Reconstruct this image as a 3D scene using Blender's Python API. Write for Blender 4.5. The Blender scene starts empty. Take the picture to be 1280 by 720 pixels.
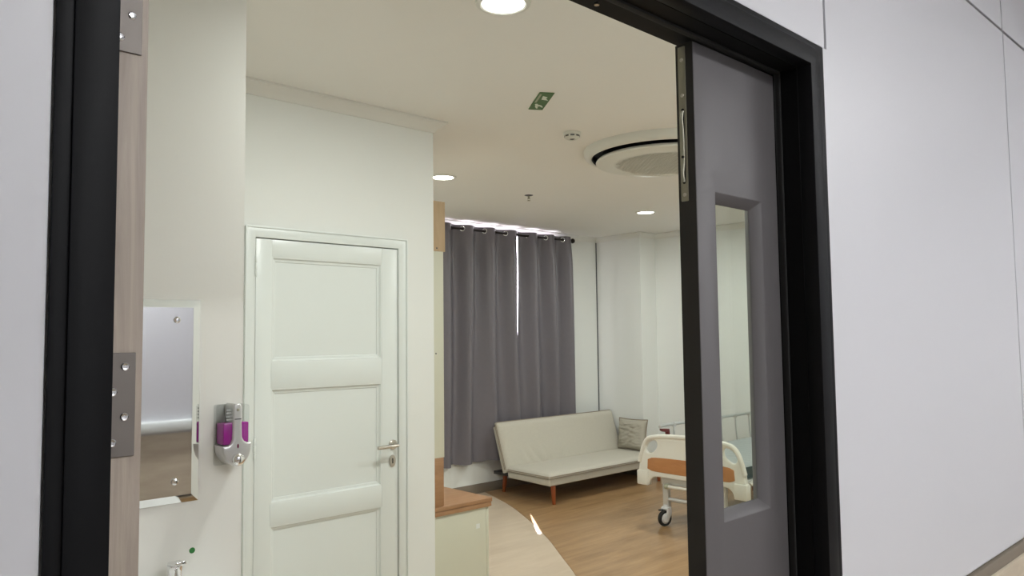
import bpy, bmesh, math, random
from math import sin, cos, pi, radians
from mathutils import Vector, Matrix, noise
random.seed(7)
S = bpy.context.scene
COL = S.collection

# ------------------------------------------------------------------ camera
cam_d = bpy.data.cameras.new('camera')
cam = bpy.data.objects.new('camera', cam_d)
COL.objects.link(cam)
cam_d.sensor_width = 36.0
cam_d.lens = 27.0
cam_d.clip_start = 0.05
R0 = Vector((0.7336973535, -0.6793775629, -0.0115896725))      # right
R1 = Vector((0.0346141582, 0.0544054886, -0.9979187857))       # down
R2 = Vector((0.6785941744, 0.7317692053, 0.0634332454))        # forward
m3 = Matrix((R0, -R1, -R2)).transposed()
cam.matrix_world = Matrix.Translation((0, 0, 1.55)) @ m3.to_4x4()
S.camera = cam

# ------------------------------------------------------------------ world, sun, exposure
world = bpy.data.worlds.new('world')
S.world = world
world.use_nodes = True
bgn = world.node_tree.nodes['Background']
bgn.inputs[0].default_value = (1.0, 0.88, 1.0, 1)
bgn.inputs[1].default_value = 12.0
sun_d = bpy.data.lights.new('sun', 'SUN')
sun_d.energy = 60
sun_d.angle = radians(0.6)
sun_d.color = (1.0, 0.86, 0.93)
sun = bpy.data.objects.new('sun', sun_d)
COL.objects.link(sun)
sun.rotation_euler = Vector((-0.625 * 0.6428, -0.781 * 0.6428, -0.766)).to_track_quat('-Z', 'Y').to_euler()
sun.location = (8, 10, 8)

LAMP_W = 19.6
LAMP_COL = (0.955, 1.0, 0.955)
CORR_W = 50.0
CORR_COL = (0.985, 1.0, 0.995)

S.view_settings.view_transform = 'Standard'
S.view_settings.look = 'None'
S.view_settings.gamma = 1.0
S.view_settings.use_curve_mapping = False
S.view_settings.exposure = 0.0


def area_light(name, loc, power, color, size, size_y=None, rot=(0, 0, 0)):
    d = bpy.data.lights.new(name, 'AREA')
    d.energy = power
    d.color = color
    if size_y:
        d.shape = 'RECTANGLE'
        d.size = size
        d.size_y = size_y
    else:
        d.shape = 'DISK'
        d.size = size
    o = bpy.data.objects.new(name, d)
    o.location = loc
    o.rotation_euler = rot
    COL.objects.link(o)
    return o


# daylight portal in the window opening (only guides the sampling of the sky)
portal = area_light('window_portal', (5.35, 6.06, 1.8), 1, (1, 1, 1), 1.7, 1.7, (radians(-90), 0, 0))
portal.data.cycles.is_portal = True

# ------------------------------------------------------------------ materials
MAT = {}


def srgb(r, g, b):
    def f(c):
        c /= 255.0
        return c / 12.92 if c <= 0.04045 else ((c + 0.055) / 1.055) ** 2.4
    return (f(r), f(g), f(b), 1)


def mat(name, col, rough=0.5, metal=0.0, var=0.0, vscale=6.0, bump=0.0, bscale=200.0, spec=0.5, stretch=None,
        trans=0.0, coat=0.0):
    m = bpy.data.materials.new(name)
    m.use_nodes = True
    nt = m.node_tree
    b = nt.nodes['Principled BSDF']
    b.inputs['Base Color'].default_value = col
    b.inputs['Roughness'].default_value = rough
    b.inputs['Metallic'].default_value = metal
    b.inputs['Specular IOR Level'].default_value = spec
    if trans:
        b.inputs['Transmission Weight'].default_value = trans
    if coat:
        b.inputs['Coat Weight'].default_value = coat
    tc = nt.nodes.new('ShaderNodeTexCoord')
    mp = nt.nodes.new('ShaderNodeMapping')
    nt.links.new(tc.outputs['Object'], mp.inputs[0])
    if stretch:
        mp.inputs['Scale'].default_value = stretch
    n = nt.nodes.new('ShaderNodeTexNoise')
    n.inputs['Scale'].default_value = vscale
    n.inputs['Detail'].default_value = 5
    nt.links.new(mp.outputs[0], n.inputs['Vector'])
    mx = nt.nodes.new('ShaderNodeMix')
    mx.data_type = 'RGBA'
    k = 1.0 - var
    mx.inputs[6].default_value = (col[0] * k, col[1] * k, col[2] * k, 1)
    k = 1.0 + var
    mx.inputs[7].default_value = (min(1, col[0] * k), min(1, col[1] * k), min(1, col[2] * k), 1)
    nt.links.new(n.outputs['Fac'], mx.inputs[0])
    nt.links.new(mx.outputs[2], b.inputs['Base Color'])
    if bump:
        n2 = nt.nodes.new('ShaderNodeTexNoise')
        n2.inputs['Scale'].default_value = bscale
        n2.inputs['Detail'].default_value = 3
        nt.links.new(mp.outputs[0], n2.inputs['Vector'])
        bp = nt.nodes.new('ShaderNodeBump')
        bp.inputs['Strength'].default_value = bump
        bp.inputs['Distance'].default_value = 0.004
        nt.links.new(n2.outputs['Fac'], bp.inputs['Height'])
        nt.links.new(bp.outputs[0], b.inputs['Normal'])
    MAT[name] = m
    return m


def wood(name, c1, c2, stretch, scale=3.0, rough=0.45, plank=None, var=0.5):
    """wood grain: stretched noise between two tones; plank=(length, width, angle) adds printed plank seams"""
    m = bpy.data.materials.new(name)
    m.use_nodes = True
    nt = m.node_tree
    b = nt.nodes['Principled BSDF']
    b.inputs['Roughness'].default_value = rough
    tc = nt.nodes.new('ShaderNodeTexCoord')
    mp = nt.nodes.new('ShaderNodeMapping')
    mp.inputs['Scale'].default_value = stretch
    n = nt.nodes.new('ShaderNodeTexNoise')
    n.inputs['Scale'].default_value = scale
    n.inputs['Detail'].default_value = 8
    n.inputs['Roughness'].default_value = 0.65
    n.inputs['Distortion'].default_value = 0.6
    cr = nt.nodes.new('ShaderNodeValToRGB')
    cr.color_ramp.elements[0].position = 0.3
    cr.color_ramp.elements[0].color = c1
    cr.color_ramp.elements[1].position = 0.7
    cr.color_ramp.elements[1].color = c2
    out = cr.outputs[0]
    if plank:
        rot = nt.nodes.new('ShaderNodeMapping')
        rot.inputs['Rotation'].default_value = (0, 0, plank[2])
        nt.links.new(tc.outputs['Object'], rot.inputs[0])
        nt.links.new(rot.outputs[0], mp.inputs[0])
        br = nt.nodes.new('ShaderNodeTexBrick')
        br.inputs['Scale'].default_value = 1.0
        br.inputs['Brick Width'].default_value = plank[0]
        br.inputs['Row Height'].default_value = plank[1]
        br.inputs['Mortar Size'].default_value = 0.0015
        br.inputs['Mortar Smooth'].default_value = 0.3
        br.inputs['Bias'].default_value = 0.0
        br.offset = 0.37
        br.inputs['Color1'].default_value = (0.86, 0.86, 0.86, 1)
        br.inputs['Color2'].default_value = (1.08, 1.08, 1.08, 1)
        br.inputs['Mortar'].default_value = (0.8, 0.8, 0.8, 1)
        nt.links.new(rot.outputs[0], br.inputs['Vector'])
        ml = nt.nodes.new('ShaderNodeMix')
        ml.data_type = 'RGBA'
        ml.blend_type = 'MULTIPLY'
        ml.inputs[0].default_value = var
        nt.links.new(cr.outputs[0], ml.inputs[6])
        nt.links.new(br.outputs['Color'], ml.inputs[7])
        out = ml.outputs[2]
    else:
        nt.links.new(tc.outputs['Object'], mp.inputs[0])
    nt.links.new(mp.outputs[0], n.inputs['Vector'])
    nt.links.new(n.outputs['Fac'], cr.inputs[0])
    nt.links.new(out, b.inputs['Base Color'])
    MAT[name] = m
    return m


def thin_glass(name, tint=(1, 1, 1, 1), gloss=0.08):
    m = bpy.data.materials.new(name)
    m.use_nodes = True
    nt = m.node_tree
    nt.nodes.remove(nt.nodes['Principled BSDF'])
    t = nt.nodes.new('ShaderNodeBsdfTransparent')
    t.inputs[0].default_value = tint
    g = nt.nodes.new('ShaderNodeBsdfGlossy')
    g.inputs['Roughness'].default_value = 0.02
    x = nt.nodes.new('ShaderNodeMixShader')
    x.inputs[0].default_value = gloss
    nt.links.new(t.outputs[0], x.inputs[1])
    nt.links.new(g.outputs[0], x.inputs[2])
    nt.links.new(x.outputs[0], nt.nodes['Material Output'].inputs[0])
    MAT[name] = m
    return m


def emit(name, col, strength):
    m = bpy.data.materials.new(name)
    m.use_nodes = True
    b = m.node_tree.nodes['Principled BSDF']
    b.inputs['Base Color'].default_value = col
    b.inputs['Emission Color'].default_value = col
    b.inputs['Emission Strength'].default_value = strength
    MAT[name] = m
    return m


mat('room_wall', (0.81, 0.825, 0.80, 1), 0.6, var=0.02, vscale=2, bump=0.03, bscale=120)
mat('strip_wall', (0.76, 0.755, 0.715, 1), 0.55, var=0.02, vscale=2, bump=0.03, bscale=120)
mat('ceiling_paint', (0.85, 0.84, 0.80, 1), 0.8, var=0.015, vscale=1.5, bump=0.03, bscale=150)
mat('cornice_paint', (0.77, 0.77, 0.73, 1), 0.6, var=0.01)
mat('door_white', (0.76, 0.80, 0.78, 1), 0.32, var=0.01, bump=0.02, bscale=60)
mat('corridor_panel', (0.62, 0.62, 0.65, 1), 0.35, var=0.015, vscale=1.2)
mat('corridor_joint', (0.03, 0.03, 0.03, 1), 0.8)
mat('corridor_ceiling', (0.75, 0.75, 0.75, 1), 0.8)
mat('taupe_trim', srgb(128, 118, 106), 0.5)  # baseboard taupe; on the dado strip it paints a shadow gap
wood('wainscot_wood', srgb(176, 162, 142), srgb(200, 188, 168), (2, 2, 14), 1.2, 0.4)
wood('leaf_wood', srgb(150, 137, 125), srgb(190, 177, 163), (38, 38, 2.2), 1.2, 0.5)
mat('frame_black', (0.005, 0.0053, 0.0065, 1), 0.5, var=0.2, vscale=8, spec=0.17)
mat('jamb_black', (0.003, 0.003, 0.0033, 1), 0.6, spec=0.15)
mat('frame_groove', (0.004, 0.004, 0.004, 1), 0.7)
mat('leaf_grey', srgb(91, 88, 89), 0.5, var=0.04, vscale=4, bump=0.03, bscale=90)
mat('leaf_edge_dark', (0.018, 0.017, 0.015, 1), 0.55)
mat('gasket', (0.006, 0.006, 0.006, 1), 0.8)
mat('steel', (0.20, 0.18, 0.165, 1), 0.55, 0.75, var=0.06, vscale=20)
mat('bolt_steel', (0.36, 0.35, 0.28, 1), 0.55, 1.0, var=0.08, vscale=30)
mat('chrome', (0.82, 0.82, 0.83, 1), 0.10, 1.0)
mat('satin_nickel', (0.55, 0.52, 0.47, 1), 0.3, 1.0)
mat('hole_black', (0.004, 0.004, 0.004, 1), 0.9)
mat('mirror_silver', (0.80, 0.81, 0.82, 1), 0.03, 1.0)
mat('mirror_edge', (0.82, 0.83, 0.85, 1), 0.12, 1.0)
mat('silver_plastic', (0.60, 0.60, 0.60, 1), 0.28, 0.6)
thin_glass('clear_plastic', (0.93, 0.94, 0.94, 1), 0.05)
mat('purple_soap', (0.36, 0.004, 0.30, 1), 0.15, spec=0.6)
mat('soap_sight', (0.12, 0.0, 0.03, 1), 0.2)
mat('print_dark', (0.08, 0.08, 0.09, 1), 0.6)
mat('print_grey', (0.35, 0.37, 0.37, 1), 0.6)
mat('sticker_green', srgb(46, 122, 56), 0.5)
mat('sign_green', srgb(72, 108, 58), 0.5, var=0.03)
mat('sign_pale', srgb(214, 220, 204), 0.5)
mat('sign_strip', srgb(170, 172, 150), 0.5)
mat('ceramic_white', (0.8, 0.8, 0.78, 1), 0.15)
wood('cabinet_wood', srgb(156, 117, 84), srgb(176, 136, 100), (4, 24, 24), 1.5, 0.4)
wood('shelf_wood', srgb(182, 156, 122), srgb(198, 172, 138), (20, 20, 2), 1.5, 0.5)
mat('cabinet_cream', (0.66, 0.66, 0.54, 1), 0.4, var=0.01)
mat('curtain_cloth', (0.155, 0.142, 0.163, 1), 0.42, var=0.06, vscale=30, bump=0.06, bscale=500, spec=0.6)
mat('rod_bronze', (0.02, 0.014, 0.012, 1), 0.3, 0.5)
mat('sofa_fabric', (0.56, 0.53, 0.455, 1), 0.9, var=0.05, vscale=60, bump=0.35, bscale=420, spec=0.2)
mat('sofa_piping', (0.34, 0.29, 0.23, 1), 0.9, spec=0.2)
mat('cushion_fabric', (0.46, 0.43, 0.36, 1), 0.9, var=0.06, vscale=40, bump=0.35, bscale=350, spec=0.2)
wood('sofa_leg_wood', srgb(128, 62, 28), srgb(160, 84, 42), (20, 20, 3), 2, 0.4)
mat('black_metal', (0.012, 0.012, 0.012, 1), 0.5)
mat('bed_plastic', (0.79, 0.775, 0.70, 1), 0.32, var=0.01)
wood('bed_insert', srgb(178, 120, 72), srgb(194, 136, 86), (14, 3, 14), 1.5, 0.4)
mat('bed_steel', (0.62, 0.62, 0.60, 1), 0.35, 0.3)
mat('bed_rail_metal', (0.60, 0.62, 0.62, 1), 0.28, 0.7)
mat('mattress_vinyl', (0.36, 0.395, 0.395, 1), 0.35, var=0.1, vscale=10, bump=0.3, bscale=18)
mat('mattress_side', (0.045, 0.07, 0.072, 1), 0.45, var=0.1)
mat('red_plastic', (0.14, 0.012, 0.014, 1), 0.35)
mat('brown_plastic', (0.13, 0.035, 0.015, 1), 0.4)
mat('castor_white', (0.72, 0.72, 0.72, 1), 0.35)
mat('rubber_black', (0.015, 0.015, 0.015, 1), 0.6)
mat('ac_white', (0.74, 0.74, 0.68, 1), 0.4)
mat('ac_black', (0.004, 0.004, 0.006, 1), 0.5, spec=0.15)
mat('ac_grille', (0.56, 0.55, 0.48, 1), 0.5)
mat('detector_white', (0.7, 0.7, 0.64, 1), 0.4)
mat('window_frame', (0.7, 0.7, 0.72, 1), 0.4)
thin_glass('pane_glass', (0.96, 0.98, 0.98, 1), 0.06)
thin_glass('leaf_glass', (0.93, 0.95, 0.93, 1), 0.045)
emit('lamp_glow', (1.0, 0.985, 0.94, 1), 14.0)
emit('panel_glow', (0.97, 0.98, 1.0, 1), 4.0)  # diffusers of the unseen fill lights added in the corridor
wood('floor_beige', srgb(202, 183, 160), srgb(216, 199, 178), (1.2, 7, 7), 1.6, 0.28, plank=(1.2, 0.15, 0.0), var=0.25)
wood('floor_wood', srgb(146, 113, 76), srgb(180, 146, 106), (1.0, 9, 9), 1.6, 0.30, plank=(1.1, 0.14, radians(0)), var=0.6)
wood('corridor_floor', srgb(170, 160, 148), srgb(188, 178, 166), (1, 6, 6), 1.2, 0.3)

# ------------------------------------------------------------------ helpers


def worldloc(o):
    v = Vector((0, 0, 0))
    while o is not None:
        v += o.location
        o = o.parent
    return v


def link(name, bm, m, parent=None, smooth=35, kind=None, keep=False):
    """links a bmesh built in world coordinates as one object under parent"""
    if parent is not None and not keep:
        bm.transform(Matrix.Translation(-worldloc(parent)))
    me = bpy.data.meshes.new(name)
    bm.normal_update()
    bm.to_mesh(me)
    bm.free()
    mats = m if isinstance(m, (list, tuple)) else [m]
    for q in mats:
        me.materials.append(MAT[q])
    if smooth:
        me.polygons.foreach_set('use_smooth', [True] * len(me.polygons))
        me.set_sharp_from_angle(angle=radians(smooth))
    o = bpy.data.objects.new(name, me)
    COL.objects.link(o)
    if parent is not None:
        o.parent = parent
    if kind:
        o['kind'] = kind
    return o


def thing(name, label, cat, loc=(0, 0, 0), group=None):
    o = bpy.data.objects.new(name, None)
    o.empty_display_size = 0.1
    COL.objects.link(o)
    o.location = loc
    o['label'] = label
    o['category'] = cat
    if group:
        o['group'] = group
    return o


def tag(o, label, cat, group=None):
    o['label'] = label
    o['category'] = cat
    if group:
        o['group'] = group
    return o


def copy_tree(o, parent=None):
    c = o.copy()
    COL.objects.link(c)
    c.parent = parent
    for ch in list(o.children):
        copy_tree(ch, c)
    return c


def BM():
    return bmesh.new()


def bevel_all(bm, w, seg=2, ang=30):
    es = [e for e in bm.edges if len(e.link_faces) == 2 and e.calc_face_angle(0) > radians(ang)]
    if es and w > 0:
        bmesh.ops.bevel(bm, geom=es, offset=w, segments=seg, profile=0.5, affect='EDGES', clamp_overlap=True)


def add(bm, other):
    """merge another bmesh into bm"""
    me = bpy.data.meshes.new('tmp')
    other.to_mesh(me)
    other.free()
    bm.from_mesh(me)
    bpy.data.meshes.remove(me)


def box(x0, x1, y0, y1, z0, z1, bev=0.0, seg=2):
    bm = BM()
    bmesh.ops.create_cube(bm, size=1)
    bm.transform(Matrix.Translation(((x0 + x1) / 2, (y0 + y1) / 2, (z0 + z1) / 2)) @
                 Matrix.Diagonal((x1 - x0, y1 - y0, z1 - z0, 1)))
    bevel_all(bm, bev, seg)
    return bm


def cyl(p0, p1, r0, r1=None, n=20, bev=0.0):
    p0, p1 = Vector(p0), Vector(p1)
    r1 = r0 if r1 is None else r1
    bm = BM()
    d = p1 - p0
    bmesh.ops.create_cone(bm, cap_ends=True, segments=n, radius1=r0, radius2=r1, depth=d.length)
    if bev:
        bevel_all(bm, bev, 2, 50)
    q = Vector((0, 0, 1)).rotation_difference(d.normalized())
    bm.transform(Matrix.Translation((p0 + p1) / 2) @ q.to_matrix().to_4x4())
    return bm


def lathe(profile, origin=(0, 0, 0), axis=(0, 0, 1), n=32):
    """profile: list of (radius, height along the axis)"""
    bm = BM()
    rings = []
    for r, h in profile:
        if r < 1e-6:
            rings.append([bm.verts.new((0, 0, h))])
        else:
            rings.append([bm.verts.new((r * cos(2 * pi * i / n), r * sin(2 * pi * i / n), h)) for i in range(n)])
    for a, b in zip(rings, rings[1:]):
        for i in range(n):
            j = (i + 1) % n
            if len(a) == 1 and len(b) == 1:
                continue
            if len(a) == 1:
                bm.faces.new((a[0], b[i], b[j]))
            elif len(b) == 1:
                bm.faces.new((a[i], b[0], a[j]))
            else:
                bm.faces.new((a[i], b[i], b[j], a[j]))
    bmesh.ops.recalc_face_normals(bm, faces=bm.faces)
    q = Vector((0, 0, 1)).rotation_difference(Vector(axis).normalized())
    bm.transform(Matrix.Translation(origin) @ q.to_matrix().to_4x4())
    return bm


def tube(pts, r, n=10, closed=False, cap=True):
    pts = [Vector(p) for p in pts]
    bm = BM()
    rings = []
    N = len(pts)
    up = Vector((0, 0, 1))
    prev = None
    for i, p in enumerate(pts):
        if closed:
            t = (pts[(i + 1) % N] - pts[i - 1]).normalized()
        else:
            t = (pts[min(i + 1, N - 1)] - pts[max(i - 1, 0)]).normalized()
        if prev is None:
            a = t.cross(up)
            if a.length < 0.05:
                a = t.cross(Vector((1, 0, 0)))
            a.normalize()
        else:
            a = (prev - t * prev.dot(t)).normalized()
        prev = a
        b = t.cross(a)
        rr = r[i] if isinstance(r, (list, tuple)) else r
        rings.append([bm.verts.new(p + a * rr * cos(2 * pi * k / n) + b * rr * sin(2 * pi * k / n)) for k in range(n)])
    rng = range(N) if closed else range(N - 1)
    for i in rng:
        A, B = rings[i], rings[(i + 1) % N]
        for k in range(n):
            l = (k + 1) % n
            bm.faces.new((A[k], A[l], B[l], B[k]))
    if cap and not closed:
        bm.faces.new(rings[0])
        bm.faces.new(list(reversed(rings[-1])))
    bmesh.ops.recalc_face_normals(bm, faces=bm.faces)
    return bm


def smooth_path(pts, k=6, closed=False):
    """Catmull-Rom through the points"""
    P = [Vector(p) for p in pts]
    N = len(P)
    out = []
    for i in range(N if closed else N - 1):
        if closed:
            p0, p1, p2, p3 = P[i - 1], P[i], P[(i + 1) % N], P[(i + 2) % N]
        else:
            p0, p1, p2, p3 = P[max(i - 1, 0)], P[i], P[i + 1], P[min(i + 2, N - 1)]
        for j in range(k):
            t = j / k
            out.append(0.5 * (2 * p1 + (p2 - p0) * t + (2 * p0 - 5 * p1 + 4 * p2 - p3) * t * t +
                              (3 * p1 - p0 - 3 * p2 + p3) * t ** 3))
    if not closed:
        out.append(P[-1])
    return out


def prism(poly, fn, d0, d1, bev=0.0, seg=2):
    """poly of 2D points, fn(u, v, d) -> 3D point, between depths d0 and d1"""
    bm = BM()
    a = [bm.verts.new(fn(u, v, d0)) for u, v in poly]
    b = [bm.verts.new(fn(u, v, d1)) for u, v in poly]
    bm.faces.new(a)
    bm.faces.new(list(reversed(b)))
    n = len(poly)
    for i in range(n):
        j = (i + 1) % n
        bm.faces.new((a[i], b[i], b[j], a[j]))
    bmesh.ops.recalc_face_normals(bm, faces=bm.faces)
    bevel_all(bm, bev, seg)
    return bm


def plate(outlines, fn, half, bev=0.004, res=3):
    """flat plate with holes and rounded edges: first outline is the outside, others are holes"""
    cu = bpy.data.curves.new('plate', 'CURVE')
    cu.dimensions = '2D'
    cu.fill_mode = 'BOTH'
    cu.extrude = max(half - bev, 0.0001)
    cu.bevel_depth = bev
    cu.bevel_resolution = res
    cu.offset = -bev
    for pts in outlines:
        sp = cu.splines.new('POLY')
        sp.points.add(len(pts) - 1)
        for p, (u, v) in zip(sp.points, pts):
            p.co = (u, v, 0, 1)
        sp.use_cyclic_u = True
    o = bpy.data.objects.new('plate', cu)
    COL.objects.link(o)
    dg = bpy.context.evaluated_depsgraph_get()
    me = bpy.data.meshes.new_from_object(o.evaluated_get(dg))
    bm = BM()
    bm.from_mesh(me)
    bpy.data.objects.remove(o)
    bpy.data.curves.remove(cu)
    bpy.data.meshes.remove(me)
    bmesh.ops.remove_doubles(bm, verts=bm.verts, dist=1e-5)
    for v in bm.verts:
        v.co = fn(v.co.x, v.co.y, v.co.z)
    bmesh.ops.recalc_face_normals(bm, faces=bm.faces)
    return bm


def ellipse(cu, cv, a, b, n=24, rot=0.0):
    out = []
    for i in range(n):
        t = 2 * pi * i / n
        x, y = a * cos(t), b * sin(t)
        out.append((cu + x * cos(rot) - y * sin(rot), cv + x * sin(rot) + y * cos(rot)))
    return out


def rrect(u0, u1, v0, v1, r, n=5):
    out = []
    for cx, cy, a0 in ((u1 - r, v1 - r, 0), (u0 + r, v1 - r, 90), (u0 + r, v0 + r, 180), (u1 - r, v0 + r, 270)):
        for k in range(n + 1):
            a = radians(a0 + 90 * k / n)
            out.append((cx + r * cos(a), cy + r * sin(a)))
    return out


def struct(name, bm, m, parent=None, smooth=35):
    return link(name, bm, m, parent, smooth, kind='structure' if parent is None else None)


def struct_root(name, loc=(0, 0, 0)):
    o = bpy.data.objects.new(name, None)
    COL.objects.link(o)
    o.location = loc
    o['kind'] = 'structure'
    return o


# ------------------------------------------------------------------ room shell
CZ = 2.70      # ceiling of the ward
YC = 0.813     # corridor face of the front wall
YI = 0.95      # room face of the front wall
YS = 2.30      # washbasin wall
YD = 3.25      # wall with the white door
YW = 5.93      # window wall
XR = 7.14      # right wall
XL = 0.18      # left wall of the entrance
XB = 2.45      # end of the washroom block

floor = struct('floor', box(-2.6, 7.3, -1.75, 6.15, -0.12, 0.0), 'floor_beige')
curve = [(5.10, 5.93), (5.04, 5.77), (4.85, 5.29), (4.6, 4.8), (4.3, 4.28), (3.97, 3.79), (3.75, 3.47), (3.35, 2.95),
         (2.8, 2.42), (2.1, 1.95), (1.3, 1.62), (0.95, 1.5), (0.9, 0.97)]
cpath = smooth_path([(x, y, 0) for x, y in curve[:-1]], 6)
poly = [(p.x, p.y) for p in cpath] + [(0.9, 0.95), (XR, 0.95), (XR, 5.29), (6.86, 5.29), (6.86, 5.93)]
struct('wood_floor', prism(poly, lambda u, v, d: (u, v, d), 0.0, 0.003), 'floor_wood')
struct('corridor_floor', box(-2.6, 7.3, -1.75, 0.81, 0.0, 0.003), 'corridor_floor')
struct('ceiling', box(0.05, 7.3, YI, 6.15, CZ, CZ + 0.1), 'ceiling_paint')
struct('corridor_ceiling', box(-2.6, 7.3, -1.75, YI, 2.9, 3.0), 'corridor_ceiling')

# corridor: far wall seen only in the mirror, end walls
wo = struct('wall_opposite', box(-2.6, 7.3, -1.75, -1.6, 0, 2.9), 'corridor_panel')
struct('wall_corridor_left', box(-2.75, -2.6, -1.75, YI, 0, 2.9), 'corridor_panel')
struct('wall_corridor_right', box(7.3, 7.45, -1.75, YI, 0, 2.9), 'corridor_panel')
link('wainscot', box(-2.6, 7.3, -1.6, -1.58, 0.003, 0.84, 0.002), 'wainscot_wood', wo)
link('rail', box(-2.6, 7.3, -1.6, -1.535, 0.86, 0.94, 0.012), 'door_white', wo)

# front wall with the ward doorway
OX0, OX1, OZ = 0.19, 1.74, 2.205
wf = struct_root('wall_front', (0, 0, 0))
b = BM()
add(b, box(-2.6, OX0, YC + 0.014, YI, 0, 2.9))
add(b, box(OX1, 7.3, YC + 0.014, YI, 0, 2.9))
add(b, box(OX0, OX1, YC + 0.014, YI, OZ, 2.9))
link('wall_core', b, ['room_wall'], wf)
link('joint_backing', box(1.80, 7.3, YC + 0.0125, YC + 0.0139, 0.81, 2.9), 'corridor_joint', wf)
G = 0.0055
panels = [(-2.6, 0.166, 0.815, 2.683 - G), (0.166, 1.797 - G, 2.236, 2.683 - G), (1.778, 3.303 - G, 0.815, 2.683 - G),
          (3.303 + G, 4.85 - G, 0.815, 2.683 - G), (4.85 + G, 7.3, 0.815, 2.683 - G),
          (-2.6, 0.166 - G, 2.683 + G, 2.9), (0.166 + G, 1.79 - G, 2.683 + G, 2.9), (1.79 + G, 3.295 - G, 2.683 + G, 2.9),
          (3.295 + G, 4.85 - G, 2.683 + G, 2.9), (4.85 + G, 7.3, 2.683 + G, 2.9)]
for i, (x0, x1, z0, z1) in enumerate(panels):
    if i == 2:      # this panel turns over the corner of the door casing
        pts = [(1.778, 0.815), (x1, 0.815), (x1, z1), (1.797 + G, z1), (1.797 + G, 2.236), (1.778, 2.236)]
        pb = prism(pts, lambda u, v, d: (u, d, v), YC, YC + 0.0125)
    else:
        pb = box(x0, x1, YC, YC + 0.0125, z0, z1, 0.0008, 1)
    link('wall_panel', pb, 'corridor_panel', wf)
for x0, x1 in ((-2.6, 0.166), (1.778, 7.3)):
    link('dado_strip', box(x0, x1, YC - 0.004, YC + 0.0125, 0.766, 0.803, 0.002), 'taupe_trim', wf)  # dark strip paints the shadow gap above the wainscot
    link('wainscot', box(x0, x1, YC - 0.014, YC + 0.0125, 0.003, 0.766, 0.003), 'wainscot_wood', wf)

# side and rear walls of the ward
struct('wall_left', box(0.05, XL, YI, YS, 0, CZ), 'room_wall')
struct('wall_basin', box(0.05, 1.002, YS, YD + 0.1, 0, CZ), 'strip_wall')
b = BM()
add(b, box(1.002, 1.420, YD, YD + 0.1, 0, CZ))
add(b, box(2.268, XB, YD, YD + 0.1, 0, CZ))
add(b, box(1.420, 2.268, YD, YD + 0.1, 2.05, CZ))
struct('wall_washroom', b, 'room_wall')
struct('wall_washroom_side', box(XB - 0.1, XB, YD + 0.1, YW, 0, CZ), 'room_wall')
struct('wall_washroom_far', box(0.05, 0.15, YD + 0.1, YW, 0, CZ), 'room_wall')
struct('wall_right', box(XR, 7.3, YI, 5.29, 0, CZ), 'room_wall')
struct('wall_column', box(6.86, 7.3, 5.29, YW, 0, CZ), 'room_wall')
WX0, WX1, WZ0, WZ1 = 4.55, 6.15, 0.95, 2.66
b = BM()
add(b, box(0.05, WX0, YW, YW + 0.16, 0, CZ))
add(b, box(WX1, 7.3, YW, YW + 0.16, 0, CZ))
add(b, box(WX0, WX1, YW, YW + 0.16, 0, WZ0))
add(b, box(WX0, WX1, YW, YW + 0.16, WZ1, CZ))
struct('wall_window', b, 'room_wall')
struct('trim_1', box(6.848, 6.86, YW - 0.006, YW, 0.09, 2.655), 'print_dark')
# unseen slab added over ward so that no daylight leaks in
struct('roof', box(-2.8, 7.5, -1.8, 6.12, 3.0, 3.1), 'corridor_ceiling')

# baseboards
struct('baseboard_window', box(XB, 6.86, YW - 0.012, YW, 0.003, 0.095, 0.003), 'taupe_trim')
struct('baseboard_right', box(XR - 0.012, XR, YI, 5.29, 0.003, 0.095, 0.003), 'taupe_trim')
struct('baseboard_column', box(6.848, 6.86, 5.29, YW - 0.012, 0.003, 0.095, 0.003), 'taupe_trim')

# cornices: crown profile swept along the wall; (out, down) pairs
prof = [(0, -0.058), (0.008, -0.058), (0.010, -0.048), (0.022, -0.036), (0.040, -0.020), (0.050, -0.012), (0.058, -0.010),
        (0.058, 0), (0, 0)]


def cornice(name, p0, p1, nrm, m0=0.0, m1=0.0):
    """m0, m1: mitre direction at the ends (+1 grows with the distance from the wall)"""
    p0, p1, nrm = Vector(p0), Vector(p1), Vector(nrm)
    t = (p1 - p0).normalized()
    bm = BM()
    A = [bm.verts.new(p0 + nrm * u + Vector((0, 0, v)) - t * (m0 * u)) for u, v in prof]
    B = [bm.verts.new(p1 + nrm * u + Vector((0, 0, v)) + t * (m1 * u)) for u, v in prof]
    n = len(prof)
    for i in range(n):
        j = (i + 1) % n
        bm.faces.new((A[i], B[i], B[j], A[j]))
    bm.faces.new(A)
    bm.faces.new(list(reversed(B)))
    bmesh.ops.recalc_face_normals(bm, faces=bm.faces)
    return struct(name, bm, 'cornice_paint')


cornice('trim_2', (1.002, YD, CZ), (XB, YD, CZ), (0, -1, 0), 0, 1)
cornice('trim_3', (XB, YD, CZ), (XB, YW, CZ), (1, 0, 0), 1, -1)
cornice('trim_4', (XB, YW, CZ), (6.86, YW, CZ), (0, -1, 0), -1, -1)
cornice('trim_5', (6.86, YW, CZ), (6.86, 5.29, CZ), (-1, 0, 0), -1, 1)
cornice('trim_6', (6.86, 5.29, CZ), (XR, 5.29, CZ), (0, -1, 0), 1, -1)
cornice('trim_7', (XR, 5.29, CZ), (XR, YI, CZ), (-1, 0, 0), -1, -1)

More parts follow.
